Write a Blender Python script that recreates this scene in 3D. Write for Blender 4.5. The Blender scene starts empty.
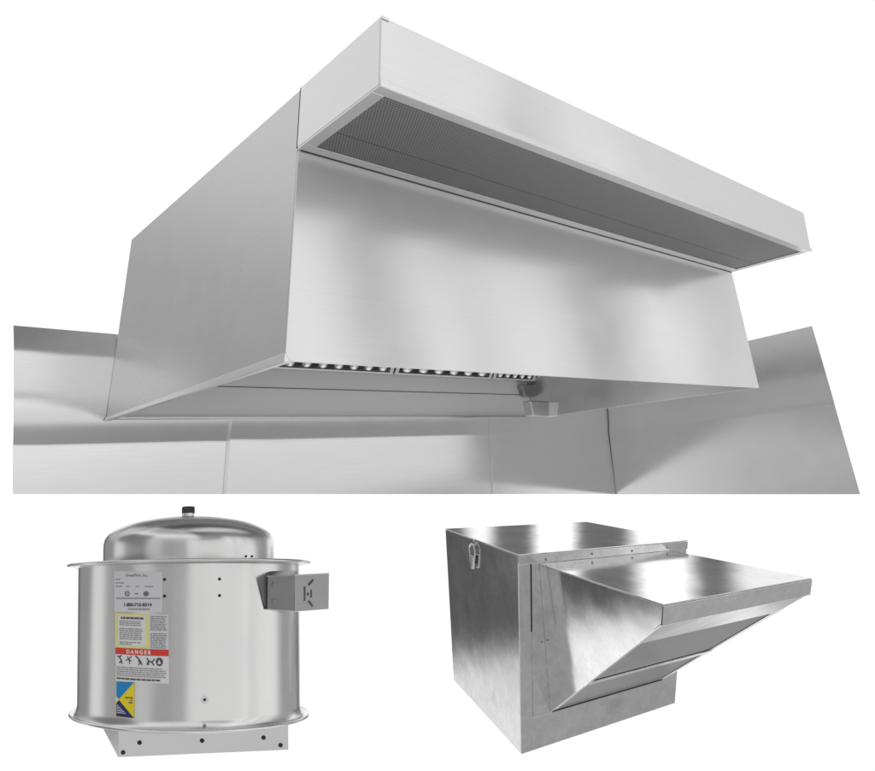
import bpy, bmesh, math, random
import numpy as np
from mathutils import Vector
random.seed(4)
S = bpy.context.scene
COL = S.collection

# ------------------------------------------------------------------ camera
FP, CX, CY, PW, PH = 700.0, 450.0, 335.0, 875.0, 771.0      # focal length and principal point in photograph pixels
cam = bpy.data.cameras.new('camera'); cam_o = bpy.data.objects.new('camera', cam); COL.objects.link(cam_o)
cam_o.rotation_euler = (math.radians(90), 0, 0)
cam.sensor_width = 36; cam.lens = FP / PW * 36
cam.shift_x = (PW/2 - CX) / PW; cam.shift_y = (CY - PH/2) / PW
cam.clip_start = .05; cam.clip_end = 200
S.camera = cam_o

# ------------------------------------------------------------------ made-up studio surroundings (direction based, like an HDRI)
world = bpy.data.worlds.new('World'); S.world = world; world.use_nodes = True
wt = world.node_tree; wt.nodes.clear()

class E:                                             # small math expression builder for node trees
    tree = None
    def __init__(s, sock): s.s = sock
    @staticmethod
    def op(kind, *a, clamp=False):
        n = E.tree.nodes.new('ShaderNodeMath'); n.operation = kind; n.use_clamp = clamp
        for i, v in enumerate(a):
            if isinstance(v, E): E.tree.links.new(v.s, n.inputs[i])
            else: n.inputs[i].default_value = v
        return E(n.outputs[0])
    def __add__(s, o): return E.op('ADD', s, o)
    __radd__ = __add__
    def __sub__(s, o): return E.op('SUBTRACT', s, o)
    def __rsub__(s, o): return E.op('SUBTRACT', o, s)
    def __mul__(s, o): return E.op('MULTIPLY', s, o)
    __rmul__ = __mul__
def sstep(x, a, b):                                  # smooth 0..1 as x goes a..b
    n = E.tree.nodes.new('ShaderNodeMapRange'); n.interpolation_type = 'SMOOTHSTEP'
    E.tree.links.new(x.s, n.inputs['Value'])
    if a < b: n.inputs['From Min'].default_value = a; n.inputs['From Max'].default_value = b
    else:
        n.inputs['From Min'].default_value = b; n.inputs['From Max'].default_value = a
        n.inputs['To Min'].default_value = 1; n.inputs['To Max'].default_value = 0
    return E(n.outputs[0])
def win(x, a, b, s):                                 # soft window a..b
    return sstep(x, a - s, a + s) * sstep(x, b + s, b - s)
E.tree = wt
tc = wt.nodes.new('ShaderNodeTexCoord'); sp = wt.nodes.new('ShaderNodeSeparateXYZ')
wt.links.new(tc.outputs['Generated'], sp.inputs[0])
X, Y, Z = (E(sp.outputs[i]) for i in range(3))
AZ = E.op('ARCTAN2', X, Y) * (180 / math.pi)
EL = E.op('ARCSINE', Z) * (180 / math.pi)
L = sstep(EL, -60, 60) * .15 + .45
def put(L, mask, v): return L + mask * (v - L)
# bright and dark patches invented for the metal's reflections: (az0, az1, el0, el1, soft, value)
REFL_PATCHES = [
 (-180, 180, 55, 95, 8, .45),        # grey overhead tone, made up for the fan dome's top
 (-180, 180, -95, -46, 4, 1.25),      # bright patch below, added to light the hood's inside
 (-180, 180, 32, 52, 6, .95),        # invented bright band that the dome's shoulder reflects
 (-75, -36, -1, 16, 3, .48),
 (-75, -36, 16, 50, 8, .84),
 (-51.5, -36, -26.5, 0, 1.5, .11),     # dark patch low on the left, made up for the box's side
 (-90, -51.5, -28.8, -21.5, 1.2, .06),
 (-90, -51.5, -21, 0, 2, .30),
 (-51.5, -36, -60, -27, 1.2, .95),   # bright patch below it, added for the lower part of that side
 (-90, -51.5, -60, -29, 1, 1.25),
 (-138, -84, 3, 40, 4, .20),
 (-127, -104, -30, 2, 3, .42),
 (-104, -84, -30, 2, 3, .85),
 (-160, -138, -20, 25, 5, .60),
 (-180, -158, -20, 28, 5, .36),      # dim patch behind the camera, invented to darken the drum's middle
 (166, 180, -20, 28, 5, .40),
 (142, 166, -10, 9, 4, .50),
 (105, 168, 11.5, 24, 1.8, 1.0),     # bright patch behind on the right, added for the wall sheets
 (116, 150, 24, 34, 1.0, .12),
 (96, 150, 0, 9.2, .5, 1.2),
 (96, 150, 0, 6.2, 2.2, .85),
 (96, 140, -14, -.5, 1, .26),
 (110, 150, 9.2, 10.6, .5, .22),
 (104, 130, -40, -17, 4, .40),
 (66, 96, -13, 5, 2.5, .98),
 (38, 60, -26, 4, 3, .34),
 (80, 104, -36, -20, 4, .45),
]
for a0, a1, e0, e1, s, v in REFL_PATCHES:
    L = put(L, win(AZ, a0, a1, s) * win(EL, e0, e1, s), v)
m_ = win(AZ, 52, 108, 4) * sstep(EL, 5, 9) * sstep(EL, 65, 55)                            # large invented glow for the hood front, brighter towards its far end
L = L + m_ * ((AZ - 62) * .0105 + .72 - L)
for a0, a1, e0, s, v in ((98, 102.5, 9, .9, .30), (95, 97, 9, .5, 1.25), (91.8, 93.4, 9, .5, .55), (86, 90, 8, 1.2, 1.2), (80.2, 84.2, 8, .6, .22),
                         (76.2, 79.4, 8, .6, 1.5), (73.2, 74.8, 8, .4, .45), (105.5, 107.5, 9, .6, 1.3)):
    L = put(L, win(AZ, a0, a1, s) * win(EL, e0, 34, 4), v)  # made-up bright and dark bands that streak the hood front's reflection
L = put(L, win(AZ, -35.5, 34.5, 1.0) * win(EL, -36, 30, 1.0), 1.06)     # white studio backdrop
L = put(L, win(AZ, -4, 21, 1.0) * win(EL, -6, 11, 1.5), .15)            # dark background patch added behind the hood to darken the box top
L = put(L, win(AZ, 1.4, 3.4, .7) * win(EL, -6, 11, 1.5), 1.2)  # bright streaks from here on, invented for the box's top faces
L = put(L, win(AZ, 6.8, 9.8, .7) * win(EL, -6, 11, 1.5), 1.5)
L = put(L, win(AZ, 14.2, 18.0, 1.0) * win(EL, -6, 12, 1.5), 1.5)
bg = wt.nodes.new('ShaderNodeBackground'); wo = wt.nodes.new('ShaderNodeOutputWorld')
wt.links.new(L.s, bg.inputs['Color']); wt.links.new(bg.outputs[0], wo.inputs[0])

S.view_settings.view_transform = 'Standard'; S.view_settings.look = 'None'
S.view_settings.exposure = 0; S.view_settings.gamma = 1
S.render.engine = 'CYCLES'
S.render.resolution_x = 1024; S.render.resolution_y = 902
S.cycles.sample_clamp_indirect = 4
S.cycles.max_bounces = 8; S.cycles.glossy_bounces = 6

# ------------------------------------------------------------------ materials
def new_mat(name):
    m = bpy.data.materials.new(name); m.use_nodes = True
    return m, m.node_tree, m.node_tree.nodes['Principled BSDF']
SPANGLE = {'galvanised_sheet': .028}
def metal(name, col=.75, rough=.25, aniso=0.0, axis=(1,0,0), radial=False, wave=.0015, wscale=2.0,
          grain=.04, gscale=(2,700,700), mott=.05, mscale=6.0, tint=(1,1,1), stain=0.0, met=1.0):
    m, t, p = new_mat(name); N = t.nodes; K = t.links
    p.inputs['Metallic'].default_value = met
    tc = N.new('ShaderNodeTexCoord')
    # stretched grain
    mp = N.new('ShaderNodeMapping'); mp.inputs['Scale'].default_value = gscale
    K.new(tc.outputs['Object'], mp.inputs[0])
    g = N.new('ShaderNodeTexNoise'); g.inputs['Scale'].default_value = 1; g.inputs['Detail'].default_value = 3
    K.new(mp.outputs[0], g.inputs['Vector'])
    c = N.new('ShaderNodeTexNoise'); c.inputs['Scale'].default_value = mscale; c.inputs['Detail'].default_value = 5
    c.inputs['Roughness'].default_value = .6
    K.new(tc.outputs['Object'], c.inputs['Vector'])
    E.tree = t
    gv = E(g.outputs['Fac']); cv = E(c.outputs['Fac'])
    val = (gv - .5) * (2*grain) + (cv - .5) * (2*mott) + col
    if stain:
        s = N.new('ShaderNodeTexNoise'); s.inputs['Scale'].default_value = 3.1; s.inputs['Detail'].default_value = 7
        s.inputs['Roughness'].default_value = .7
        K.new(tc.outputs['Object'], s.inputs['Vector'])
        val = val - sstep(E(s.outputs['Fac']), .55, .72) * stain
    if name in SPANGLE:
        vo = N.new('ShaderNodeTexVoronoi'); vo.inputs['Scale'].default_value = 42
        K.new(tc.outputs['Object'], vo.inputs['Vector']); sc = N.new('ShaderNodeSeparateColor'); K.new(vo.outputs['Color'], sc.inputs[0])
        val = val + (E(sc.outputs[0]) - .5) * (2*SPANGLE[name])
    cmb = N.new('ShaderNodeCombineXYZ')
    for i in range(3): K.new((val * tint[i]).s, cmb.inputs[i])
    K.new(cmb.outputs[0], p.inputs['Base Color'])
    r = (cv - .5) * (rough * .5) + rough
    K.new(r.s, p.inputs['Roughness'])
    w = N.new('ShaderNodeTexNoise'); w.inputs['Scale'].default_value = wscale; w.inputs['Detail'].default_value = 1.5
    K.new(tc.outputs['Object'], w.inputs['Vector'])
    b = N.new('ShaderNodeBump'); b.inputs['Strength'].default_value = 1; b.inputs['Distance'].default_value = wave
    K.new(w.outputs['Fac'], b.inputs['Height'])
    K.new(b.outputs[0], p.inputs['Normal'])
    if aniso:
        p.inputs['Anisotropic'].default_value = aniso
        if radial:
            tg = N.new('ShaderNodeTangent'); tg.direction_type = 'RADIAL'; tg.axis = 'Z'
            K.new(tg.outputs[0], p.inputs['Tangent']); p.inputs['Anisotropic Rotation'].default_value = .25
        else:
            v = N.new('ShaderNodeVectorTransform'); v.vector_type = 'VECTOR'; v.convert_from = 'OBJECT'; v.convert_to = 'WORLD'
            v.inputs[0].default_value = axis; K.new(v.outputs[0], p.inputs['Tangent'])
    return m
def plain(name, col, rough=.5, metallic=0.0, mott=0.0):
    m, t, p = new_mat(name)
    p.inputs['Metallic'].default_value = metallic
    E.tree = t
    n = t.nodes.new('ShaderNodeTexNoise'); n.inputs['Scale'].default_value = 30; n.inputs['Detail'].default_value = 4
    tc = t.nodes.new('ShaderNodeTexCoord'); t.links.new(tc.outputs['Object'], n.inputs['Vector'])
    k = (E(n.outputs['Fac']) - .5) * (2 * mott + .04) + 1.0
    cmb = t.nodes.new('ShaderNodeCombineXYZ')
    for i in range(3): t.links.new((k * col[i]).s, cmb.inputs[i])
    t.links.new(cmb.outputs[0], p.inputs['Base Color'])
    p.inputs['Roughness'].default_value = rough
    return m
M = {}
M['hood'] = metal('brushed_stainless_hood', .80, .19, .85, (0,0,1), wave=.0024, wscale=1.8, grain=.04, gscale=(1.5,300,300), mott=.02, met=.88)
M['front'] = metal('brushed_stainless_front', .85, .175, .9, (0,0,1), wave=.0034, wscale=1.5, grain=.04, gscale=(1.5,300,300), mott=.03, met=.50)
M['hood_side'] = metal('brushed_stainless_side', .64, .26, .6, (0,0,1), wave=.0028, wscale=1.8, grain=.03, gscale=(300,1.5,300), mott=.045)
M['end'] = metal('brushed_stainless_end', .80, .22, .6, (0,0,1), wave=.0024, wscale=1.8, grain=.02, gscale=(300,1.5,300), mott=.04)
M['trim'] = metal('stainless_trim', .78, .25, wave=.0004, mott=.03)
M['inner'] = metal('stainless_inner_sheet', .93, .40, wave=.002, wscale=1.8, mott=.02, met=.2)
M['wall'] = metal('brushed_stainless_sheet', .82, .15, .6, (1,0,0), wave=.0014, wscale=1.3, grain=.035, gscale=(1.5,300,300), mott=.02, met=.78)
M['fan'] = metal('spun_aluminium', .78, .25, .5, radial=True, wave=.0006, wscale=5, grain=.025, gscale=(3,3,600), mott=.03, tint=(1,.998,.993))
M['curb'] = metal('curb_sheet', .73, .32, wave=.0006, wscale=4, mott=.05)
M['galv'] = metal('galvanised_sheet', .74, .13, wave=.0030, wscale=4.0, grain=.05, gscale=(70,70,70), mott=.13, mscale=7, stain=.12)
M['galv_dark'] = metal('galvanised_filter_frame', .14, .35, wave=.001, wscale=3.0, grain=.03, gscale=(30,400,400), mott=.05, mscale=9)
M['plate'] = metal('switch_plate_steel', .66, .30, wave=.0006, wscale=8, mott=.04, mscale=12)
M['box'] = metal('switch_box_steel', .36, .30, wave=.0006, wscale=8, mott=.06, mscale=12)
M['black'] = plain('black_bolt', (.015,.015,.015), .5)
M['gap'] = plain('dark_gap', (.04,.04,.04), .7)  # near-black fill for seams, gaps and filter backs
M['rubber'] = plain('dark_grey_cap', (.06,.06,.055), .5)
M['paper'] = plain('white_label_paper', (.80,.80,.81), .45)
M['grey_paper'] = plain('silver_label_film', (.70,.70,.72), .4)
M['ink'] = plain('grey_ink', (.30,.30,.31), .6)
M['dark_ink'] = plain('dark_ink', (.09,.09,.10), .6)
M['yellow_edge'] = plain('pale_yellow_border', (.80,.78,.30), .5)
M['red'] = plain('red_ink', (.72,.05,.03), .5)
M['blue'] = plain('blue_ink', (.0,.26,.62), .5)
M['navy'] = plain('navy_ink', (.01,.03,.14), .5)
M['yellow'] = plain('yellow_ink', (.90,.74,.01), .5)
M['white_ink'] = plain('white_ink', (.85,.85,.85), .5)
M['plastic'] = plain('clear_grey_plastic_cup', (.78,.79,.80), .25)
def perf_mat(name, pitch, rad, base, hole, ax=(0,1)):
    m, t, p = new_mat(name); E.tree = t
    tc = t.nodes.new('ShaderNodeTexCoord'); s = t.nodes.new('ShaderNodeSeparateXYZ'); t.links.new(tc.outputs['Object'], s.inputs[0])
    u = E(s.outputs[ax[0]]) * (1/pitch); v = E(s.outputs[ax[1]]) * (1/pitch)
    row = E.op('FLOOR', v); u = u + E.op('MODULO', row, 2.0) * .5
    fu = E.op('FRACT', u) - .5; fv = E.op('FRACT', v) - .5
    d = E.op('SQRT', fu*fu + fv*fv)
    h = sstep(d, rad + .06, rad - .06)
    val = base + h * (hole - base)
    c = t.nodes.new('ShaderNodeCombineXYZ')
    for i in range(3): t.links.new(val.s, c.inputs[i])
    t.links.new(c.outputs[0], p.inputs['Base Color'])
    t.links.new((1.0 - h * .9).s, p.inputs['Metallic'])
    p.inputs['Roughness'].default_value = .4
    return m
M['perf'] = perf_mat('perforated_steel', .0082, .30, .30, .03)
M['mesh'] = perf_mat('filter_mesh', .006, .30, .42, .05, (0,2))

# ------------------------------------------------------------------ frames of the three products
def rotm(r):
    r = np.array(r, float); th = np.linalg.norm(r); k = r/th
    K = np.array([[0,-k[2],k[1]],[k[2],0,-k[0]],[-k[1],k[0],0]])
    return np.eye(3) + math.sin(th)*K + (1-math.cos(th))*K@K
class Frame:
    """Pose of one product: rotation and place, with the slight out-of-square of its sheet metal."""
    def __init__(s, T, r, sh, q):
        s.T = np.array(T); s.R = rotm(r); s.q = np.array(q)
        s.M = s.R @ (np.eye(3) + np.array([[0,sh[0],sh[1]],[0,0,sh[2]],[0,0,0]]))
        s.Mi = np.linalg.inv(s.M)
    def world(s, V):
        U = np.atleast_2d(np.array(V, float)) @ s.M.T
        return U / (1 + U @ s.q)[:,None] + s.T
    def obj(s, V): return (s.world(V) - s.T) @ s.R          # coordinates under the root Empty
    def inv(s, P):
        d = np.array(P) - s.T; U = d / (1 - d @ s.q); return s.Mi @ U
    def px(s, V):
        P = s.world(V); return np.c_[CX + FP*P[:,0]/P[:,1], CY - FP*P[:,2]/P[:,1]]
    def hit(s, x, y, f):                                      # local point under a pixel where f(local)=0, along the sight line
        d = np.array([(x-CX)/FP, 1, -(y-CY)/FP]); ts = np.linspace(.5, 8, 3000); prev = None
        for t in ts:
            v = f(s.inv(d*t))
            if prev is not None and (v > 0) != (prev > 0):
                a, b = t - (ts[1]-ts[0]), t
                for _ in range(40):
                    c = (a+b)/2
                    if (f(s.inv(d*c)) > 0) == (prev > 0): a = c
                    else: b = c
                return s.inv(d*a)
            prev = v
        raise ValueError((x, y))
    def plane(s, x, y, ax, c): return s.hit(x, y, lambda p: p[ax] - c)

def root(name, fr, label, cat, group=None):
    o = bpy.data.objects.new(name, None); COL.objects.link(o); o.empty_display_size = .1
    o.location = fr.T; o.rotation_mode = 'QUATERNION'
    from mathutils import Matrix
    o.rotation_quaternion = Matrix([list(r) for r in fr.R]).to_quaternion()
    o['label'] = label; o['category'] = cat
    if group: o['group'] = group
    return o
class MB:
    def __init__(s): s.v = []; s.f = []; s.smooth = set()
    def add(s, V, F, smooth=False):
        n = len(s.v); s.v += [tuple(map(float, v)) for v in V]
        for f in F:
            if smooth: s.smooth.add(len(s.f))
            s.f.append(tuple(i+n for i in f))
        return s
    def box(s, x0, x1, y0, y1, z0, z1):
        return s.hexa([(x0,y0,z0),(x1,y0,z0),(x1,y1,z0),(x0,y1,z0)], [(x0,y0,z1),(x1,y0,z1),(x1,y1,z1),(x0,y1,z1)])
    def hexa(s, a, b):
        return s.add(list(a)+list(b), [(3,2,1,0),(4,5,6,7),(0,1,5,4),(1,2,6,5),(2,3,7,6),(3,0,4,7)])
    def quad_slab(s, q, n):                                    # quad and its copy moved by n
        q = [np.array(p, float) for p in q]; n = np.array(n, float)
        return s.hexa(q, [p+n for p in q])
    def disc(s, c, nrm, r, h, k=14, dome=False):               # short cylinder (bolt head) along nrm
        c = np.array(c, float); n = np.array(nrm, float); n /= np.linalg.norm(n)
        u = np.cross(n, (0,0,1) if abs(n[2]) < .9 else (1,0,0)); u /= np.linalg.norm(u); w = np.cross(n, u)
        V = []; rings = [(r,-.002),(r,h*.6),(r*.75,h)] if dome else [(r,-.002),(r,h)]
        for rr, hh in rings:
            for i in range(k):
                a = 2*math.pi*i/k; V.append(c + n*hh + rr*(math.cos(a)*u + math.sin(a)*w))
        F = []
        for j in range(len(rings)-1):
            for i in range(k): F.append((j*k+i, j*k+(i+1)%k, (j+1)*k+(i+1)%k, (j+1)*k+i))
        F.append(tuple(range((len(rings)-1)*k, len(rings)*k))); F.append(tuple(range(k-1,-1,-1)))
        return s.add(V, F)
    def tube(s, pts, r, k=8):
        pts = [np.array(p, float) for p in pts]; V = []
        for i, p in enumerate(pts):
            d = pts[min(i+1,len(pts)-1)] - pts[max(i-1,0)]; d /= np.linalg.norm(d)
            u = np.cross(d, (0,0,1) if abs(d[2]) < .9 else (1,0,0)); u /= np.linalg.norm(u); w = np.cross(d, u)
            for j in range(k):
                a = 2*math.pi*j/k; V.append(p + r*(math.cos(a)*u+math.sin(a)*w))
        F = [(i*k+j, i*k+(j+1)%k, (i+1)*k+(j+1)%k, (i+1)*k+j) for i in range(len(pts)-1) for j in range(k)]
        F += [tuple(range(k-1,-1,-1)), tuple(range((len(pts)-1)*k, len(pts)*k))]
        return s.add(V, F, True)
    def lathe(s, prof, k=128, closed=True):                    # (r, z) profile round z
        V = [(r*math.cos(2*math.pi*i/k), r*math.sin(2*math.pi*i/k), z) for r, z in prof for i in range(k)]
        n = len(prof); F = []
        for j in range(n if closed else n-1):
            for i in range(k): F.append((j*k+i, j*k+(i+1)%k, ((j+1)%n)*k+(i+1)%k, ((j+1)%n)*k+i))
        return s.add(V, F, True)
def build(name, mb, fr, mat, parent=None, bevel=0.0, auto=None, label=None):
    V = fr.obj(np.array(mb.v)) if fr else np.array(mb.v)
    me = bpy.data.meshes.new(name); me.from_pydata([tuple(v) for v in V], [], mb.f)
    for i, p in enumerate(me.polygons): p.use_smooth = i in mb.smooth
    bm = bmesh.new(); bm.from_mesh(me); bmesh.ops.recalc_face_normals(bm, faces=bm.faces); bm.to_mesh(me); bm.free()
    me.materials.append(mat)
    o = bpy.data.objects.new(name, me); COL.objects.link(o)
    if parent: o.parent = parent
    if bevel:
        b = o.modifiers.new('bevel', 'BEVEL'); b.width = bevel; b.segments = 2; b.limit_method = 'ANGLE'; b.angle_limit = math.radians(35)
        b.harden_normals = False
    if auto and mb.smooth:
        bm = bmesh.new(); bm.from_mesh(me)
        for e in bm.edges:
            if len(e.link_faces) == 2 and e.calc_face_angle(0) > math.radians(auto): e.smooth = False
        bm.to_mesh(me); bm.free()
    if label: o['label'] = label
    return o

# ================================================================== 1. EXHAUST HOOD
HF = Frame((-0.38162,1.61971,-0.06075), (-0.20747,0.00584,0.71333), (-0.00652,0.09477,0.01005), (0.00706,0.01438,0.03544))
D, H, PD, PHT, XA, XB = 1.4044, .73859, .3664, .1834, -.0044, -.0966
W = 2.4; T = .004
hood = root('exhaust_hood', HF, 'large brushed stainless kitchen exhaust hood with a perforated air box along its top front', 'exhaust hood')
def xr(z): return W + XB * z / (H-PHT)                          # right end of the body at height z
build('front_panel', MB().hexa([(0,0,0),(W,0,0),(W,T,0),(0,T,0)], [(0,0,H-PHT-.001),(xr(H-PHT),0,H-PHT-.001),(xr(H-PHT),T,H-PHT-.001),(0,T,H-PHT-.001)]), HF, M['front'], hood, .0012)
build('side_panel', MB().box(0, T, T+.0008, D, .002, H), HF, M['hood_side'], hood, .001)
build('side_panel', MB().hexa([(W-T,T+.0008,.002),(W,T+.0008,.002),(W,D,.002),(W-T,D,.002)], [(xr(H)-T,T+.0008,H),(xr(H),T+.0008,H),(xr(H),D,H),(xr(H)-T,D,H)]), HF, M['hood_side'], hood, .001)
build('top_panel', MB().hexa([(T+.001,.002,H-.006),(xr(H)-T-.002,.002,H-.006),(xr(H)-T-.002,D,H-.006),(T+.001,D,H-.006)], [(T+.001,.002,H-.002),(xr(H)-T-.002,.002,H-.002),(xr(H)-T-.002,D,H-.002),(T+.001,D,H-.002)]), HF, M['hood_side'], hood)
build('rear_panel', MB().hexa([(T+.001,D-.006,.001),(W-T-.001,D-.006,.001),(W-T-.001,D-.001,.001),(T+.001,D-.001,.001)], [(T+.001,D-.006,H-.008),(xr(H)-T-.002,D-.006,H-.008),(xr(H)-T-.002,D-.001,H-.008),(T+.001,D-.001,H-.008)]), HF, M['inner'], hood)
# folded hem along the lower left edge
build('bottom_hem', MB().hexa([(-.005,-.002,-.003),(.014,-.002,-.003),(.014,D-.002,-.003),(-.005,D-.002,-.003)], [(-.0035,-.002,.020),(-.001,-.002,.020),(-.001,D-.002,.010),(-.0035,D-.002,.010)]), HF, M['trim'], hood, .0015)
# the hood is open below: one looks up at the inside of its rear sheet and at the foot of the grease filters
def rp(x, y, d=.007): return HF.plane(x, y, 1, D-d)
zf = rp(400, 372.8)[2]; zs = rp(400, 391.5)[2]
xl, xR = .035, W-.010
build('inner_seam', MB().box(xl, xR, D-.0078, D-.0062, zs-.0015, zs+.0015), HF, M['gap'], hood)
build('rear_hem', MB().box(xl, xR, D-.022, D-.0065, .001, .012), HF, M['trim'], hood, .002)
build('filter_rail', MB().box(xl, xR, D-.011, D-.0062, zf-.0022, zf+.0018), HF, M['gap'], hood)
cuts = [rp(x, y, .02)[0] for x, y in ((389,372),(487,377))]
cuts = [xl+.01] + cuts + [xR-.02]
sx = math.cos(math.radians(62)); sz = math.sin(math.radians(62))
for a, b, n in ((cuts[0], cuts[1], 7), (cuts[1], cuts[2], 6), (cuts[2], cuts[3], 5)):
    a += .006; b -= .006; n = {7: 14}.get(n, n)
    def pl_(x, u, w): return (x, D-.060 - u*sx + w*sz, zf-.018 + u*sz + w*sx)     # u up the slope, w behind
    def bx_(mb, x0, x1, u0, u1, w0, w1): return mb.hexa([pl_(x0,u0,w0),pl_(x1,u0,w0),pl_(x1,u1,w0),pl_(x0,u1,w0)], [pl_(x0,u0,w1),pl_(x1,u0,w1),pl_(x1,u1,w1),pl_(x0,u1,w1)])
    fr = MB(); bx_(fr, a, a+.022, 0,.45, 0,.01); bx_(fr, b-.022, b, 0,.45, 0,.01); bx_(fr, a+.0225, b-.0225, 0,.008, 0,.01); bx_(fr, a+.0225, b-.0225, .44,.45, 0,.01)
    u_ = build('grease_filter', fr, HF, M['trim'], hood, .001)
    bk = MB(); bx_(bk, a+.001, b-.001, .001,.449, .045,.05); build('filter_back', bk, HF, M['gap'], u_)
    st = (b-a-.046)/n
    for i in range(n):
        c = a+.023+st*(i+.5); m = MB(); V = []; k = 10
        us = [.009,.012,.018,.03,.2,.438]; rs = [.25,.62,.88,1,1,1]
        for uu, rr in zip(us, rs):
            for q in range(k):
                t = math.pi*q/(k-1)
                V.append(pl_(c - st*.30*rr*math.cos(t), uu, .012 - .022*rr*math.sin(t)))
        F = [(j*k+q, j*k+q+1, (j+1)*k+q+1, (j+1)*k+q) for j in range(5) for q in range(k-1)]
        m.add(V, F, True)
        o = build('baffle', m, HF, M['plate'], u_)
        so = o.modifiers.new('solid', 'SOLIDIFY'); so.thickness = .0015
# grease cup hanging low in the rear right corner
def cp(x, y, d): return rp(x, y, d)
def px_box(c4, d0, d1):
    return MB().hexa([cp(x, y, d0) for x, y in c4], [cp(x, y, d0) - np.array([0, d1-d0, 0]) for x, y in c4])
cup = build('grease_cup', px_box([(522,401.5),(541,402.5),(541,418),(525,417)], .30, .36), HF, M['hood_side'], hood, .006)
build('cup_handle', px_box([(541.6,403),(552,403),(551,417),(541.6,417.6)], .30, .35), HF, M['plastic'], cup, .004)
build('cup_dark_reflection', px_box([(517,385),(543,386),(537,398),(521,397)], .012, .05), HF, M['box'], cup, .004)  # dark block standing in for a dark reflection above the cup

# make-up air box on the top front
pl = MB().box(XA, W+XB, -PD, -PD+T, H-PHT+.004, H)
pb = build('supply_air_box', pl, HF, M['hood'], hood, .0015)
x1 = W+XB
build('end_panel', MB().box(XA, XA+T, -PD+T+.0006, -.0015, H-PHT+.004, H), HF, M['end'], pb, .001)
build('end_panel', MB().box(x1-T, x1, -PD+T+.0006, -.0015, H-PHT+.004, H), HF, M['end'], pb, .001)
build('top_cover', MB().box(XA+T+.001, x1-T-.001, -PD+T+.001, .0005, H-.008, H-.004), HF, M['hood_side'], pb)
build('seam', MB().box(XA-.0006, XA+.004, -.0006, .0012, H-PHT+.002, H+.0008), HF, M['gap'], pb)
zb = H-PHT
fm = MB()
fm.box(XA+.001, x1-.001, -PD+.001, -PD+.030, zb-.002, zb+.0035)
fm.box(XA+.001, x1-.001, -.038, -.001, zb-.002, zb+.0035)
fm.box(XA+.001, XA+.034, -PD+.0305, -.0385, zb-.002, zb+.0035)
fm.box(x1-.034, x1-.001, -PD+.0305, -.0385, zb-.002, zb+.0035)
build('perforated_panel_frame', fm, HF, M['trim'], pb, .0008)
build('lower_lip', MB().box(XA-.001, x1+.001, -PD-.004, -PD-.0005, zb-.004, zb+.012), HF, M['trim'], pb, .001)
build('rear_lip', MB().box(XA+.01, x1-.005, -.0030, -.0010, zb-.0035, zb-.0022), HF, M['gap'], pb, 0)
build('corner_tab', MB().box(XA-.0015, XA+.02, -PD-.0065, -PD-.0045, zb-.006, zb+.012), HF, M['trim'], pb, .0006)
build('corner_tab', MB().box(XA-.0005, XA+.022, -PD-.003, -PD-.0005, H-.007, H+.001), HF, M['trim'], pb, .0006)
build('perforated_panel', MB().box(XA+.035, x1-.035, -PD+.031, -.13, zb+.001, zb+.003).box(XA+.035, x1-.035, -.128, -.039, zb+.001, zb+.003), HF, M['perf'], pb)

# ================================================================== 2. WALL SHEETS BEHIND THE HOOD
DW = D + .004
def bp(x, y): return HF.plane(x, y, 1, DW)
def wline(p, q):                                              # line through two points of the wall plane (x as a function of z)
    return lambda z: p[0] + (q[0]-p[0])*(z-p[2])/(q[2]-p[2])
tl, tr = bp(14, 325), bp(112, 333.4)
ztop = lambda x: tl[2] + (tr[2]-tl[2])*(x-tl[0])/(tr[0]-tl[0])
def bend(za, zb_, tilt):  pass
fold = bp(150, 442)[2]; band = bp(60, 354.5)[2]
print('fold z', fold, 'band z', band, 'top', tl[2], tr[2], 'corner', bp(606,411), bp(618,494))
def bulge(z, f, w, g):                                         # the sheet rolls back towards the fold line
    u = min(max((z-f)/w, 0), 1); return g*w*(u - u*u/2 - .5)                          # level above the roll, set back below it
def roll(z): return -bulge(z, fold, .20, .15)
def sheet(name, label, la, lb, tilts, parent=None, nz=10):
    """Wall sheet between two side lines; bent softly at the fold and at the band, ending in the cut line at the foot."""
    t_top, t_mid, t_low = tilts
    def yoff(z):                                              # how far the sheet stands off the plane (minus y is towards the room)
        def soft(d, w=.012): return .5*(d + math.sqrt(d*d + w*w))      # smooth max(d,0)
        return -(soft(z-band)*t_top + soft(fold-z)*t_low) + roll(z)
    m = MB(); V = []; rows = []
    # rows by height parameter; the foot follows the cut line
    for k in range(61):
        for (line, side) in ((la, 0), (lb, 1)):
            pass
    zlow_a = la['foot'][2]; zlow_b = lb['foot'][2]
    n = 120
    for i in range(n+1):
        f = i/n
        row = []
        for l, zl in ((la, zlow_a), (lb, zlow_b)):
            zt = l['top']; z = zl + (zt-zl)*f
            # use common z levels in the middle so the bends run level
            x = l['x'](z); row.append((x, z))
        (xa, za), (xb_, zb2) = row
        for j in range(9):
            g = j/8; x = xa + (xb_-xa)*g; z = za + (zb2-za)*g
            V.append((x, DW + yoff(z), z))
    F = [(i*9+j, i*9+j+1, (i+1)*9+j+1, (i+1)*9+j) for i in range(n) for j in range(8)]
    m.add(V, F, True)
    o = build(name, m, HF, M['wall'])
    R = root_for(o)
    s = o.modifiers.new('solid', 'SOLIDIFY'); s.thickness = .003; s.offset = 0
    es = o.modifiers.new('edges', 'EDGE_SPLIT'); es.split_angle = math.radians(40)
    o['label'] = label; o['category'] = 'wall panel'; o['group'] = 'stainless wall sheets behind the hood'
    return o
def root_for(o):
    from mathutils import Matrix
    o.location = HF.T; o.rotation_mode = 'QUATERNION'
    o.rotation_quaternion = Matrix([list(r) for r in HF.R]).to_quaternion()
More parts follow.
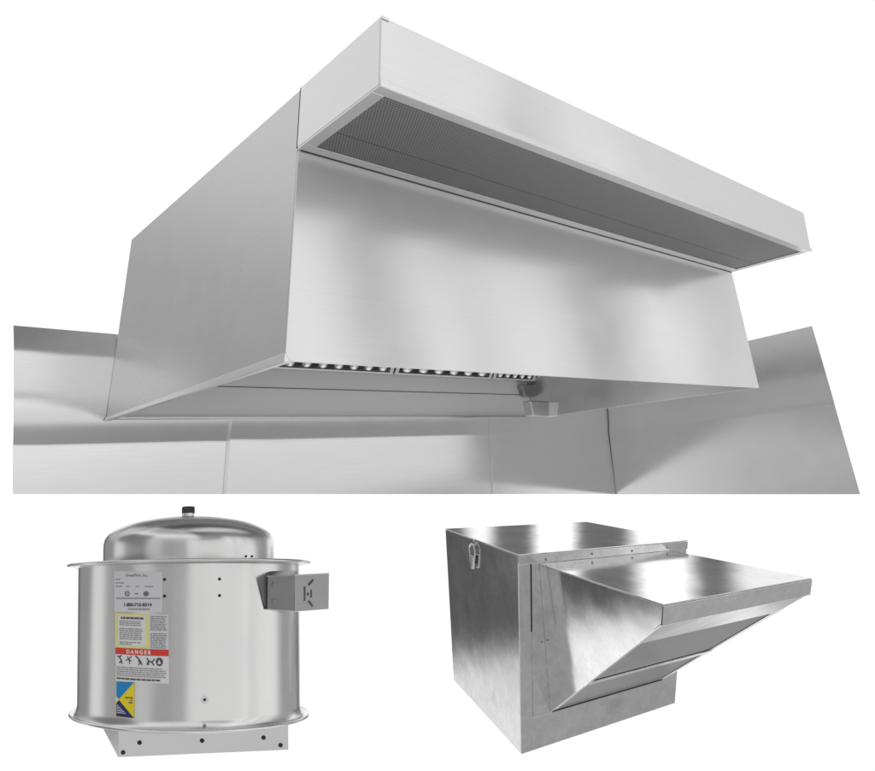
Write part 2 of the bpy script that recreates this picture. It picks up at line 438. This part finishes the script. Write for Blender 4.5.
def L_(xt, pa, pb_, foot):
    f = wline(pa, pb_); z = ztop(pa[0]); z = ztop(f(z)); 
    return dict(x=f, foot=foot, top=z)
eL = dict(x=wline(bp(14,325), bp(14,494)), foot=bp(14,494), top=tl[2])
s1 = [bp(231,420), bp(226,494)]; s2 = [bp(489,418), bp(495,494)]; s3 = [bp(606,411), bp(618,494)]
def sl(s, dx):
    f0 = wline(s[0], s[1]); f = lambda z: f0(z)+dx
    return dict(x=f, foot=s[1]+np.array([dx,0,0]), top=ztop(f0(ztop(s[0][0]))))
def sheet_tilt(a, b, c): return (a, b, c)
sheet('wall_panel', 'wide stainless wall sheet left of the hood, reaching past its left end', eL, sl(s1,-.0025), sheet_tilt(-.10,0,-.015))
sheet('wall_panel', 'stainless wall sheet under the middle of the hood, between the first and second upright seams from the left', sl(s1,.0025), sl(s2,-.0025), sheet_tilt(-.10,0,-.015))
sheet('wall_panel', 'narrow stainless wall sheet between the second seam and the bright corner strip', sl(s2,.0025), sl(s3,-.001), sheet_tilt(-.10,0,-.015))
# side wall sheet at the right: plane through the corner, running towards the camera
XC = wline(*s3)
def hit_side(x, y): return HF.hit(x, y, lambda p: p[0] - XC(p[2]))
ct = sl(s3, 0)
q = [hit_side(812,326), hit_side(861,494), hit_side(618.5,494)]
zfold_r = hit_side(720, 418)[2]
print('side wall', q, zfold_r, ct['top'])
m = MB(); V = []; n = 100
for i in range(n+1):
    f = i/n
    # rear edge (corner) and front edge, straight between foot and top
    zr_ = q[2][2] + (ct['top']-q[2][2])*f; pr = np.array([XC(zr_), DW+.022, zr_])
    pf = q[1] + (q[0]-q[1])*f
    for j in range(9):
        g = j/8; p = pr + (pf-pr)*g
        d = hit_side(720,418)[2]-p[2]; off = .5*(d+math.sqrt(d*d+.012**2))*.015
        V.append((p[0]-off+bulge(p[2], zfold_r, .10, .10), p[1], p[2]))
m.add(V, [(i*9+j, i*9+j+1, (i+1)*9+j+1, (i+1)*9+j) for i in range(n) for j in range(8)], True)
M['wall_side'] = metal('brushed_stainless_side_sheet', .78, .20, .6, (0,1,0), wave=.0025, wscale=1.6, grain=.012, gscale=(300,1.5,300), mott=.03)
sw = build('wall_panel', m, HF, M['wall_side']); root_for(sw)
s = sw.modifiers.new('solid', 'SOLIDIFY'); s.thickness = .003; s.offset = 0
es = sw.modifiers.new('edges', 'EDGE_SPLIT'); es.split_angle = math.radians(40)
sw['label'] = 'darker stainless side wall sheet with a slanting free edge at the far right'; sw['category'] = 'wall panel'; sw['group'] = 'stainless wall sheets behind the hood'
# seams and corner strip
def strip(name, s, w, t, mat, label, cat, grp=None):
    f = wline(s[0], s[1]); zt = ztop(s[0][0]) - .02; zb_ = s[1][2]
    m = MB(); V = []; n = 60
    for i in range(n+1):
        z = zb_ + (zt-zb_)*i/n; d = fold-z; y = DW - .5*(d+math.sqrt(d*d+.012**2))*(-.015) + (.5*((z-band)+math.sqrt((z-band)**2+.012**2)))*.10 + roll(z)
        x = f(z)
        V += [(x-w/2, y+.001, z), (x-w/2, y-t, z), (x+w/2, y-t, z), (x+w/2, y+.001, z)]
    F = [(i*4+j, i*4+(j+1)%4, (i+1)*4+(j+1)%4, (i+1)*4+j) for i in range(n) for j in range(4)] + [(3,2,1,0), tuple(n*4+k for k in range(4))]
    m.add(V, F); o = build(name, m, HF, mat); root_for(o); o['label'] = label; o['category'] = cat
    if grp: o['group'] = grp
    return o
strip('joint_strip', s1, .014, .004, M['trim'], 'thin upright joint strip on the wall below the left half of the hood', 'joint strip', 'upright joint strips')
strip('joint_strip', s2, .010, .004, M['trim'], 'thin upright joint strip on the wall just left of the grease cup', 'joint strip', 'upright joint strips')
strip('corner_strip', [s3[0]-np.array([.024,0,0]), s3[1]-np.array([.024,0,0])], .020, .016, M['trim'], 'bright narrow steel strip running down the inside corner of the two walls', 'corner trim')

# ================================================================== 3. ROUND ROOF FAN
FF = Frame((-0.9435,2.52324,-0.82549), (-0.33987,0.09722,0.69747), (-0.02517,-0.09767,0.00736), (-0.13272,-0.05837,-0.09184))
RF, RD, HD, RF2, RDM, ZT, BA, BH, YAW = .40508, .36835, .49927, .39641, .28586, .16178, .261, .08977, -.19094
fan = root('exhaust_fan', FF, 'round spun aluminium upblast roof fan with domed cap and warning labels, on a square base', 'roof fan')
build('drum', MB().lathe([(RD,-.004),(RD,-HD+.03),(RD+.004,-HD+.010),(RD+.010,-HD+.003),(RD+.010,-HD-.001),(RD-.004,-HD-.001),(RD-.004,-.004)], 160), FF, M['fan'], fan, auto=40)
build('top_rim', MB().lathe([(RDM-.03,-.003),(RD+.002,-.0035),(RD+.004,-.012),(RD+.007,-.012),(RF-.006,-.006),(RF-.001,-.007),(RF+.001,-.003),(RF-.001,.001),(RF-.006,.0025),(RDM-.03,.002)], 160), FF, M['fan'], fan, auto=60)
build('bottom_flange', MB().lathe([(RD-.02,-HD-.0015),(RD+.012,-HD-.0015),(RF2-.004,-HD+.004),(RF2,-HD+.001),(RF2,-HD-.004),(RF2-.005,-HD-.006),(RD-.02,-HD-.008)], 160), FF, M['fan'], fan, auto=60)
kp = [(1,.003),(1.002,.03),(1,.064),(.987,.083),(.957,.0975),(.915,.1085),(.85,.120),(.74,.1335),(.61,.143),(.48,.150),(.34,.1555),(.2,.1585),(.08,.160),(.002,.1605)]
kp = np.array(kp); tt = np.r_[0, np.cumsum(np.hypot(np.diff(kp[:,0]*RDM), np.diff(kp[:,1])))]
def cr(t):                                                     # smooth curve through the outline points
    i = min(max(np.searchsorted(tt, t)-1, 0), len(tt)-2); a, b = kp[i], kp[i+1]; h = tt[i+1]-tt[i]; f = (t-tt[i])/h
    d0 = (kp[i+1]-kp[max(i-1,0)])/(tt[i+1]-tt[max(i-1,0)]); d1 = (kp[min(i+2,len(tt)-1)]-kp[i])/(tt[min(i+2,len(tt)-1)]-tt[i])
    return (2*f**3-3*f*f+1)*a+(f**3-2*f*f+f)*h*d0+(-2*f**3+3*f*f)*b+(f**3-f*f)*h*d1
prof = [(max(c[0]*RDM, .0005), c[1]) for c in (cr(t) for t in np.linspace(0, tt[-1], 60))]
ZT = .164
build('dome_cap', MB().lathe(prof, 160, closed=False), FF, M['fan'], fan, auto=60)
build('lifting_stub', MB().lathe([(.001,ZT-.02),(.0205,ZT-.02),(.0205,ZT+.010),(.001,ZT+.010)], 32), FF, M['trim'], fan, auto=40)
build('stub_cap', MB().lathe([(.001,ZT+.0105),(.022,ZT+.0105),(.022,ZT+.030),(.020,ZT+.033),(.001,ZT+.033)], 32), FF, M['rubber'], fan, auto=40)
cy, sy = math.cos(YAW), math.sin(YAW)
def bl(u, v, z): return (u*cy - v*sy, u*sy + v*cy, z)
zb0, zb1 = -HD-BH, -HD-.009
t2 = .004
curb = build('curb_base', MB().hexa([bl(-BA,-BA,zb0),bl(BA,-BA,zb0),bl(BA,-BA+t2,zb0),bl(-BA,-BA+t2,zb0)], [bl(-BA,-BA,zb1),bl(BA,-BA,zb1),bl(BA,-BA+t2,zb1),bl(-BA,-BA+t2,zb1)])
   .hexa([bl(-BA,-BA+t2+.0005,zb0),bl(-BA+t2,-BA+t2+.0005,zb0),bl(-BA+t2,BA,zb0),bl(-BA,BA,zb0)], [bl(-BA,-BA+t2+.0005,zb1),bl(-BA+t2,-BA+t2+.0005,zb1),bl(-BA+t2,BA,zb1),bl(-BA,BA,zb1)])
   .hexa([bl(BA-t2,-BA+t2+.0005,zb0),bl(BA,-BA+t2+.0005,zb0),bl(BA,BA,zb0),bl(BA-t2,BA,zb0)], [bl(BA-t2,-BA+t2+.0005,zb1),bl(BA,-BA+t2+.0005,zb1),bl(BA,BA,zb1),bl(BA-t2,BA,zb1)])
   .hexa([bl(-BA+t2+.0005,BA-t2,zb0),bl(BA-t2-.0005,BA-t2,zb0),bl(BA-t2-.0005,BA,zb0),bl(-BA+t2+.0005,BA,zb0)], [bl(-BA+t2+.0005,BA-t2,zb1),bl(BA-t2-.0005,BA-t2,zb1),bl(BA-t2-.0005,BA,zb1),bl(-BA+t2+.0005,BA,zb1)]), FF, M['curb'], fan, .001)
nb = np.array(bl(0,-1,0))
for (px_, py_) in ((123,752.3),(139.5,742.5),(202,740.5),(263.5,737.5),(280.5,745)):
    p = FF.hit(px_, py_, lambda p: p@nb - BA)
    build('bolt', MB().disc(p, nb, .0068, .004, dome=True), FF, M['black'], curb)
# drum coordinates under a pixel
def dr(x, y, r=RD):
    p = FF.hit(x, y, lambda p: r - math.hypot(p[0], p[1])); return math.atan2(p[1], p[0]), p[2]
def dpt(th, z, r): return (r*math.cos(th), r*math.sin(th), z)
for (px_, py_) in ((164.5,579.5),(164.5,596),(219.5,579),(219.5,595.5)):
    th, z = dr(px_, py_)
    build('bolt', MB().disc(dpt(th,z,RD), (math.cos(th),math.sin(th),0), .0046, .003, dome=True), FF, M['black'], fan)
th, z = dr(204.5, 699.5)
g = build('drain_grommet', MB().disc(dpt(th,z,RD), (math.cos(th),math.sin(th),0), .0115, .0025), FF, M['white_ink'], fan, .0008)
build('grommet_hole', MB().disc(dpt(th,z,RD+.0025), (math.cos(th),math.sin(th),0), .0042, .0008), FF, M['black'], g)
th, z = dr(204.5, 727, RD+.004)
build('rivet', MB().disc(dpt(th,z+.004,RD+.004), (math.cos(th),math.sin(th),0), .005, .004, dome=True), FF, M['ink'], fan)
# screws on the dome rim
for px_ in (246, 252):
    p = FF.hit(px_, 561.5, lambda p: RDM+.001 - math.hypot(p[0], p[1]))
    a = math.atan2(p[1],p[0]); build('screw', MB().disc((RDM*math.cos(a)*1.002,RDM*math.sin(a)*1.002,.014), (math.cos(a),math.sin(a),0), .0036, .003, dome=True), FF, M['black'], fan)

# ---- switch box at the right
def fpl(x, y, th0, r0):                                       # pixel onto a tangent plane of the drum
    n = np.array([math.cos(th0), math.sin(th0), 0]); return FF.hit(x, y, lambda p: r0 - p@n)
th_a, _ = dr(266, 592); th_b, _ = dr(292, 592)
na = np.array([math.cos(th_a), math.sin(th_a), 0])
def at_r(x, y, r): return np.array(dpt(*dr(x, y, r), r))
# front face corners: left edge near the drum, right edge standing off, then the plate facing right
A0, A1 = at_r(267,575.5,RD+.012), at_r(266.5,610,RD+.012)
vd = FF.inv(np.array([0,0,0])) 
def lift(x, y, base, push):                                   # point under a pixel at a chosen distance nearer than base
    P = FF.world(base)[0]; d = np.array([(x-CX)/FP,1,-(y-CY)/FP]); return FF.inv(d*(P[1]-push))
Pref = at_r(290,592,RD)
B0, B1 = lift(294.5,575,Pref,.05), lift(294.5,611.5,Pref,.05)
C0, C1 = lift(329,573,Pref,-.03), lift(328.5,609.5,Pref,-.03)
PA = at_r(267,592,RD)
A0, A1 = lift(266.5,576,PA,.022), lift(266,609.5,PA,.022)
def back(p, k): 
    P = FF.world(p)[0]; return FF.inv(P + np.array([0.0,k,0.0]))
def slab_px(q, k): return MB().hexa(q, [back(p, k) for p in q])
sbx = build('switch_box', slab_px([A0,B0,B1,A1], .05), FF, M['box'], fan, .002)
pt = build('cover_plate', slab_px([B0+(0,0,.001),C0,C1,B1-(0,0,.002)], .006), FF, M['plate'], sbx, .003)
def mix(a, b, f): return a*(1-f)+b*f
def onplate(u, v, k=-.0015): return back(mix(mix(B0,C0,u), mix(B1,C1,u), v), k)
def mark(pts, mat, name, par, on, k0=-.0012, k1=.002):
    a = [on(u,v,k0) for u, v in pts]; b = [on(u,v,k1) for u, v in pts]; n = len(pts)
    m = MB().add(a+b, [tuple(range(n)), tuple(range(2*n-1,n-1,-1))]+[(i,(i+1)%n,n+(i+1)%n,n+i) for i in range(n)])
    return build(name, m, FF, mat, par)
emb = M['dark_ink']
for pts in ([(.27,.32),(.32,.32),(.32,.72),(.27,.72)], [(.46,.42),(.51,.42),(.51,.64),(.46,.64)], [(.36,.50),(.42,.50),(.42,.58),(.36,.58)],
            [(.38,.27),(.52,.13),(.56,.17),(.43,.32)], [(.38,.74),(.43,.70),(.55,.86),(.51,.90)]):
    mark(pts, emb, 'embossed_mark', pt, onplate)
def onbox(u, v, k=-.0015): return back(mix(mix(A0,B0,u), mix(A1,B1,u), v), k)
mark([(.0,.02),(.05,.02),(.05,.98),(.0,.98)], M['black'], 'box_gasket', sbx, onbox, -.0022)
for (u, v) in ((.30,.27),(.30,.75)):
    ring = [(u+.10*math.cos(a), v+.10*math.sin(a)) for a in np.linspace(0,2*math.pi,16)[:-1]]
    mark(ring, M['box'], 'knockout', sbx, onbox, -.0018)
    ring = [(u+.022*math.cos(a), v+.022*math.sin(a)) for a in np.linspace(0,2*math.pi,10)[:-1]]
    mark(ring, M['ink'], 'knockout_screw', sbx, onbox, -.0028)

# ---- labels
def label_px(x0, y0, x1, y1):                                  # a label's grid in drum coordinates, from its corners in the photograph
    c = [dr(x0,y0), dr(x1,y0), dr(x1,y1), dr(x0,y1)]
    return c
def uv(c, u, v):
    a = [(1-u)*(1-v), u*(1-v), u*v, (1-u)*v]
    return sum(k*p[0] for k, p in zip(a, c)), sum(k*p[1] for k, p in zip(a, c))
def patch(mb, c, u0, v0, u1, v1, r, skew=0):
    n = max(2, int(abs(u1-u0)*14)); V = []
    for rr in (r, r-.0006):
        for v in (v0, v1):
            for i in range(n+1):
                th, z = uv(c, u0+(u1-u0)*i/n, v); V.append(dpt(th, z, rr))
    s = n+1; F = []
    for i in range(n):
        F += [(i,i+1,s+i+1,s+i), (2*s+i,3*s+i,3*s+i+1,2*s+i+1), (i,2*s+i,2*s+i+1,i+1), (s+i,s+i+1,3*s+i+1,3*s+i)]
    F += [(0,s,3*s,2*s), (n,2*s+n,3*s+n,s+n)]
    mb.add(V, F); return mb
def poly(mb, c, pts, r):
    V = [dpt(*uv(c,u,v), rr) for rr in (r, r-.0005) for u, v in pts]; n = len(pts)
    mb.add(V, [tuple(range(n)), tuple(range(2*n-1,n-1,-1))]+[(i,(i+1)%n,n+(i+1)%n,n+i) for i in range(n)]); return mb
def text_mesh(s, bold=0.0):
    cu = bpy.data.curves.new('t', 'FONT'); cu.body = s; cu.size = 1; cu.offset = bold; cu.resolution_u = 3
    o = bpy.data.objects.new('t', cu); COL.objects.link(o)
    dg = bpy.context.evaluated_depsgraph_get(); dg.update(); me = o.evaluated_get(dg).to_mesh()
    V = np.array([v.co[:] for v in me.vertices]); F = [tuple(p.vertices) for p in me.polygons]
    o.evaluated_get(dg).to_mesh_clear(); bpy.data.objects.remove(o); bpy.data.curves.remove(cu)
    V[:,0] -= V[:,0].min(); V[:,1] -= V[:,1].min()
    return V/np.array([V[:,0].max(), V[:,1].max(), 1]), F
def text(mb, c, s, u0, v0, u1, v1, r, bold=.02):
    V, F = text_mesh(s, bold)
    mb.add([dpt(*uv(c, u0+(u1-u0)*x, v1+(v0-v1)*y), r) for x, y, _ in V], F); return mb
def greek(mb, c, u0, v0, u1, v1, rows, r, fill=.5, rag=.15):   # rows of tiny unreadable print
    for i in range(rows):
        v = v0+(v1-v0)*(i+.5)/rows; h = (v1-v0)/rows*fill/2; u = u0; end = u1-(u1-u0)*random.random()*rag
        while u < end:
            w = min(random.uniform(.03,.11)*(1 if u1-u0 > .4 else .8), end-u)
            if w < .012: break
            patch(mb, c, u, v-h, u+w, v+h, r); u += w+.012
    return mb
r1, r2, r3 = RD+.0010, RD+.0017, RD+.0024
c1 = [dr(114.5,571), dr(162.5,571.5), dr(162.5,612), dr(114.8,612)]
lb = build('rating_label', patch(MB(), c1, 0,0,1,1, r1), FF, M['grey_paper'], fan, label='silver maker\'s rating label')
m = MB()
text(m, c1, 'GreatFlow, Inc.', .27,.065,.73,.145, r2, .03)
for u, v, w in ((.03,.20,.12),(.03,.29,.20),(.03,.375,.15),(.28,.375,.08),(.48,.375,.07),(.67,.375,.16)):
    patch(m, c1, u, v-.012, u+w, v+.012, r2)
build('printing', m, FF, M['ink'], lb)
m = MB()
text(m, c1, '1-800-715-8314', .23,.775,.80,.865, r2, .045)
patch(m, c1, .05,.655,.96,.672, r2)
for cu_ in (.30,.69):
    for a0 in range(16):
        a = 2*math.pi*a0/16; b = 2*math.pi*(a0+1)/16
        poly(m, c1, [(cu_+.055*math.cos(a),.55+.062*math.sin(a)),(cu_+.055*math.cos(b),.55+.062*math.sin(b)),(cu_+.040*math.cos(b),.55+.045*math.sin(b)),(cu_+.040*math.cos(a),.55+.045*math.sin(a))], r2)
poly(m, c1, [(.275,.53),(.285,.53),(.285,.575),(.275,.575)], r2); poly(m, c1, [(.305,.53),(.315,.53),(.315,.575),(.305,.575)], r2)
poly(m, c1, [(.67,.52),(.71,.52),(.72,.58),(.66,.58)], r2)
patch(m, c1, .46,.54,.53,.562, r2)
build('printing', m, FF, M['dark_ink'], lb)
m = MB(); greek(m, c1, .31,.905,.76,.95, 1, r2, .8, 0)
build('printing', m, FF, M['ink'], lb)
# large warning label: yellow bordered notice, fine print, red band, pictograms
c2 = [dr(115.5,613), dr(168.5,614.5), dr(169,683.5), dr(116,680.5)]
wl = build('warning_label', patch(MB(), c2, 0,0,1,1, r1), FF, M['paper'], fan, label='tall white warning label with a red band')
m = MB(); patch(m, c2, 0,.0,.66,.035, r2); patch(m, c2, 0,.475,.66,.505, r2); patch(m, c2, 0,.0355,.055,.4745, r2); patch(m, c2, .60,.0355,.66,.4745, r2)
build('yellow_border', m, FF, M['yellow_edge'], wl)
build('fine_print_field', patch(MB(), c2, .67,.0,.995,.505, r1+.0004), FF, M['grey_paper'], wl)
m = MB(); greek(m, c2, .09,.10,.57,.185, 3, r2); greek(m, c2, .09,.21,.57,.39, 6, r2); greek(m, c2, .09,.41,.57,.465, 2, r2, rag=.5)
greek(m, c2, .69,.02,.98,.24, 8, r2, .6); greek(m, c2, .69,.27,.98,.50, 9, r2, .6)
greek(m, c2, .02,.78,.97,.93, 5, r2, .45, .1)
build('printing', m, FF, M['ink'], wl)
m = MB(); greek(m, c2, .12,.050,.58,.082, 1, r2, .9, 0); greek(m, c2, .02,.945,.85,.975, 1, r2, .8, 0)
build('printing', m, FF, M['dark_ink'], wl)
build('red_band', patch(MB(), c2, 0,.51,1,.605, r2), FF, M['red'], wl)
build('printing', text(MB(), c2, 'D A N G E R', .24,.528,.70,.588, r3, .04), FF, M['white_ink'], wl)
m = MB()
def st(u0, segs, w=.010):
    for (a, b, c_, d) in segs:
        dx, dy = c_-a, d-b; l = math.hypot(dx, dy); nx, ny = -dy/l*w, dx/l*w*1.0
        poly(m, c2, [(u0+a+nx,b+ny),(u0+c_+nx,d+ny),(u0+c_-nx,d-ny),(u0+a-nx,b-ny)], r2)
st(.04, [(.0,.63,.04,.65),(.04,.65,.09,.62),(.05,.65,.09,.70),(.09,.70,.04,.735),(.09,.70,.10,.745)], .011)
st(.22, [(.0,.69,.06,.67),(.06,.67,.12,.62),(.06,.67,.08,.74),(.06,.67,.11,.70),(.03,.63,.06,.67)], .008)
st(.41, [(.0,.62,.04,.64),(.04,.64,.10,.70),(.10,.70,.06,.745),(.10,.70,.12,.745),(.05,.69,.10,.70)], .011)
st(.62, [(.0,.74,.03,.68),(.0,.64,.03,.68),(.03,.68,.09,.70),(.09,.70,.14,.65),(.09,.70,.13,.745),(.03,.68,.03,.745)], .010)
poly(m, c2, [(.84+.065*math.cos(a)*(1 if abs(math.cos(a))<.8 else .95),.69+.062*math.sin(a)) for a in np.linspace(0,2*math.pi,17)[:-1]], r2)
build('pictograms', m, FF, M['dark_ink'], wl)
build('pictogram_triangle', poly(MB(), c2, [(.84,.655),(.872,.72),(.808,.72)], r3), FF, M['paper'], wl)
# blue, yellow and navy sticker
c3 = [dr(116.5,681.0), dr(134.5,681.5), dr(134.3,718.3), dr(116.2,716.3)]
sk = build('safety_sticker', patch(MB(), c3, 0,0,1,1, r1+.0002), FF, M['yellow'], fan, label='small blue, yellow and navy sticker')
def field(mb, c, lf, rt, v0, v1, r, n=14):
    for i in range(n):
        a, b = v0+(v1-v0)*i/n, v0+(v1-v0)*(i+1)/n
        for k in range(4):
            q = [(lf(a)+(rt(a)-lf(a))*k/4,a),(lf(a)+(rt(a)-lf(a))*(k+1)/4,a),(lf(b)+(rt(b)-lf(b))*(k+1)/4,b),(lf(b)+(rt(b)-lf(b))*k/4,b)]
            if abs(q[1][0]-q[0][0]) + abs(q[2][0]-q[3][0]) > 1e-6: poly(mb, c, q, r)
    return mb
build('blue_field', field(MB(), c3, lambda v: .02 if v < .42 else .02+(v-.42)/.08*.15, lambda v: 1-(v-.01)/.49*.82, .01, .499, r2), FF, M['blue'], sk)
build('navy_field', field(MB(), c3, lambda v: max(.02, .17-(v-.53)/.09*.15), lambda v: .18+(v-.53)/.46*.81, .53, .99, r2), FF, M['navy'], sk)
build('white_edge', field(MB(), c3, lambda v: .0, lambda v: max(.001, .15-abs(v-.515)/.085*.15), .435, .60, r2+.0002), FF, M['paper'], sk)
m = MB(); text(m, c3, 'MADE', .52,.42,.93,.47, r2, .05); text(m, c3, 'IN', .80,.495,.93,.53, r2, .05); text(m, c3, 'USA', .70,.55,.94,.60, r2, .05)
build('printing', m, FF, M['dark_ink'], sk)
m = MB()
for i, (v, w) in enumerate(((.68,.10),(.73,.20),(.78,.32),(.83,.42),(.88,.50))): greek(m, c3, .06, v-.015, .06+w, v+.015, 1, r3, .7, 0)
build('printing', m, FF, M['white_ink'], sk)

# ================================================================== 4. FILTERED INTAKE BOX
BF = Frame((0.32533,3.18372,-1.90694), (-0.01192,-0.03735,0.43754), (0.0346,-0.00928,-0.06083), (0.05129,0.14022,-0.10486))
BD, BHt, X0, X1, Z1, Z0, PR, LH, ZF, X0B = .85047, .837, .09621, .87584, .79672, .1569, .70074, .05933, .80679, .15314
BW = 1.0; t = .004
BK = 1.7                                                      # the box stands farther back than the hood, about 1.7 m wide
ibx = root('intake_box', BF, 'square shiny sheet metal box with a slanted filter hood sticking out of its front', 'air intake box')
ibx.location = BF.T * BK; ibx.scale = (BK,)*3
build('front_frame', MB().box(0,1,0,t,0,BHt-.030), BF, M['galv'], ibx, .0015)
sp_ = build('side_panel', MB().box(0,t,t+.0006,BD,0,BHt-.006), BF, M['galv'], ibx, .0015)
build('side_panel', MB().box(1-t,1,t+.0006,BD,0,BHt-.006), BF, M['galv'], ibx, .0015)
build('rear_panel', MB().box(t+.001,1-t-.001,BD-t,BD-.001,.001,BHt-.007), BF, M['galv'], ibx)
build('bottom_panel', MB().box(t+.001,1-t-.001,t+.001,BD-t-.001,.002,.006), BF, M['galv'], ibx)
lid = build('lid', MB().box(-.0005,1.0005,-.004,BD+.002,BHt-.005,BHt), BF, M['galv'], ibx, .0018)
build('lid_front_edge', MB().box(0,1.0,-.006,-.0015,BHt-.040,BHt-.0055), BF, M['galv'], lid, .0012)
for (px_, py_) in ((546,559.5),(592,553.8),(632,550.8),(667,547.6)):
    p = BF.plane(px_, py_, 1, -.006); build('rivet', MB().disc(p, (0,-1,0), .005, .003, dome=True), BF, M['ink'], lid)
for (px_, py_) in ((526,741),(528.5,737)):
    pass
for (px_, py_) in ((534.5,737),(532.5,731)):
    p = BF.plane(px_, py_, 1, 0); build('rivet', MB().disc(p, (0,-1,0), .004, .003, dome=True), BF, M['galv'], ibx)
# wire ring latch high on the left side
p = BF.plane(474.5, 551, 0, 0)
ly, lz = p[1], p[2]
lat = build('latch', MB().box(-.006,-.0005,ly-.024,ly+.024,lz-.055,lz-.015), BF, M['galv_dark'], ibx, .002)
build('latch_ring', MB().tube([(-.012, ly+.034*math.cos(a), lz+.002+.030*math.sin(a)) for a in np.linspace(-.7,math.pi+.7,22)], .0045), BF, M['plate'], lat)
build('latch_lever', MB().hexa([(-.020,ly-.014,lz-.078),(-.007,ly-.014,lz-.078),(-.007,ly+.014,lz-.078),(-.020,ly+.014,lz-.078)], [(-.020,ly-.030,lz-.018),(-.007,ly-.030,lz-.018),(-.007,ly+.030,lz-.018),(-.020,ly+.030,lz-.018)]), BF, M['plate'], lat, .004)
build('latch_screw', MB().disc((-.001,ly,lz+.047), (-1,0,0), .006, .004, dome=True), BF, M['plate'], lat)
# slanted filter hood
fl = MB().box(X0-.035, X0B+.012, -.005, -.0008, Z0-.004, Z1+.005)
ih = build('filter_hood', MB().hexa([(X0,-.006,Z1-.004),(X1,-.006,Z1-.004),(X1,-PR,ZF-.005),(X0,-PR,ZF-.005)], [(X0,-.006,Z1),(X1,-.006,Z1),(X1,-PR,ZF),(X0,-PR,ZF)]), BF, M['galv'], ibx, .0015)
build('mounting_flange', fl, BF, M['galv'], ih, .0008)
build('flange_gap', MB().box(X0-.0380,X0-.0360,-.0035,-.0008,Z1-.27,Z1+.003), BF, M['gap'], ih)
def side(x0, x0b, dx):
    sx_ = lambda z: x0 + (Z1-z)/(Z1-Z0)*(x0b-x0)
    a = [(sx_(z), y, z) for y, z in ((-.006,Z1-.0045),(-PR+.0045,ZF-.0055),(-PR+.0045,ZF-LH),(-.006,Z0))]
    b = [(q0+dx,q1,q2) for q0,q1,q2 in a]
    return MB().hexa(a, b)
build('hood_side', side(X0,X0B,.004), BF, M['galv'], ih, .001)
build('hood_side', side(X1-.004,X1-.004,.004), BF, M['galv'], ih, .001)
build('front_lip', MB().box(X0-.001,X1+.001,-PR-.003,-PR+.004,ZF-LH,ZF-.0052), BF, M['galv'], ih, .0012)
# slanted filter face, from the lip's foot back to the box
P0 = np.array([X0+.004,-PR+.006,ZF-LH+.001]); P1 = np.array([X1-.005,-PR+.006,ZF-LH+.001]); Q1 = np.array([X1-.005,-.007,Z0+.002]); Q0 = np.array([X0B+.004,-.007,Z0+.002])
def sl_(u, v, off=0):
    n = np.array([0,-(ZF-LH-Z0),-(PR)])/math.hypot(ZF-LH-Z0, PR)
    return mix(mix(P0,P1,u), mix(Q0,Q1,u), v) + n*off
def bar(mb, u0, u1, v0, v1, o0, o1):
    return mb.hexa([sl_(u0,v0,o0),sl_(u1,v0,o0),sl_(u1,v1,o0),sl_(u0,v1,o0)], [sl_(u0,v0,o1),sl_(u1,v0,o1),sl_(u1,v1,o1),sl_(u0,v1,o1)])
fr = MB(); bar(fr, 0,1, 0,.16, -.004,.0); bar(fr, 0,.03,.161,.985,-.004,.0); bar(fr,.97,1,.161,.985,-.004,.0)
build('filter_frame', fr, BF, M['galv'], ih, .001)
m = MB(); bar(m, .031,.969,.162,.56,-.012,-.004)
build('filter', m, BF, M['galv_dark'], ih, .002)
m = MB(); bar(m, .031,.969,.60,.98,-.012,-.004)
build('filter', m, BF, M['galv_dark'], ih, .002)
m = MB(); bar(m, .0,1,.562,.598,-.003,.003)
build('filter_rail', m, BF, M['galv'], ih, .001)
m = MB(); bar(m, .0,1,.986,1.0,-.003,.003)
build('filter_rail', m, BF, M['gap'], ih, .001)
for (px_, py_) in ((542,642),(540,569),(541.5,573)):
    p = BF.plane(px_, py_, 1, -.005); build('rivet', MB().disc(p, (0,-1,0), .004, .0025, dome=True), BF, M['ink'], ih)
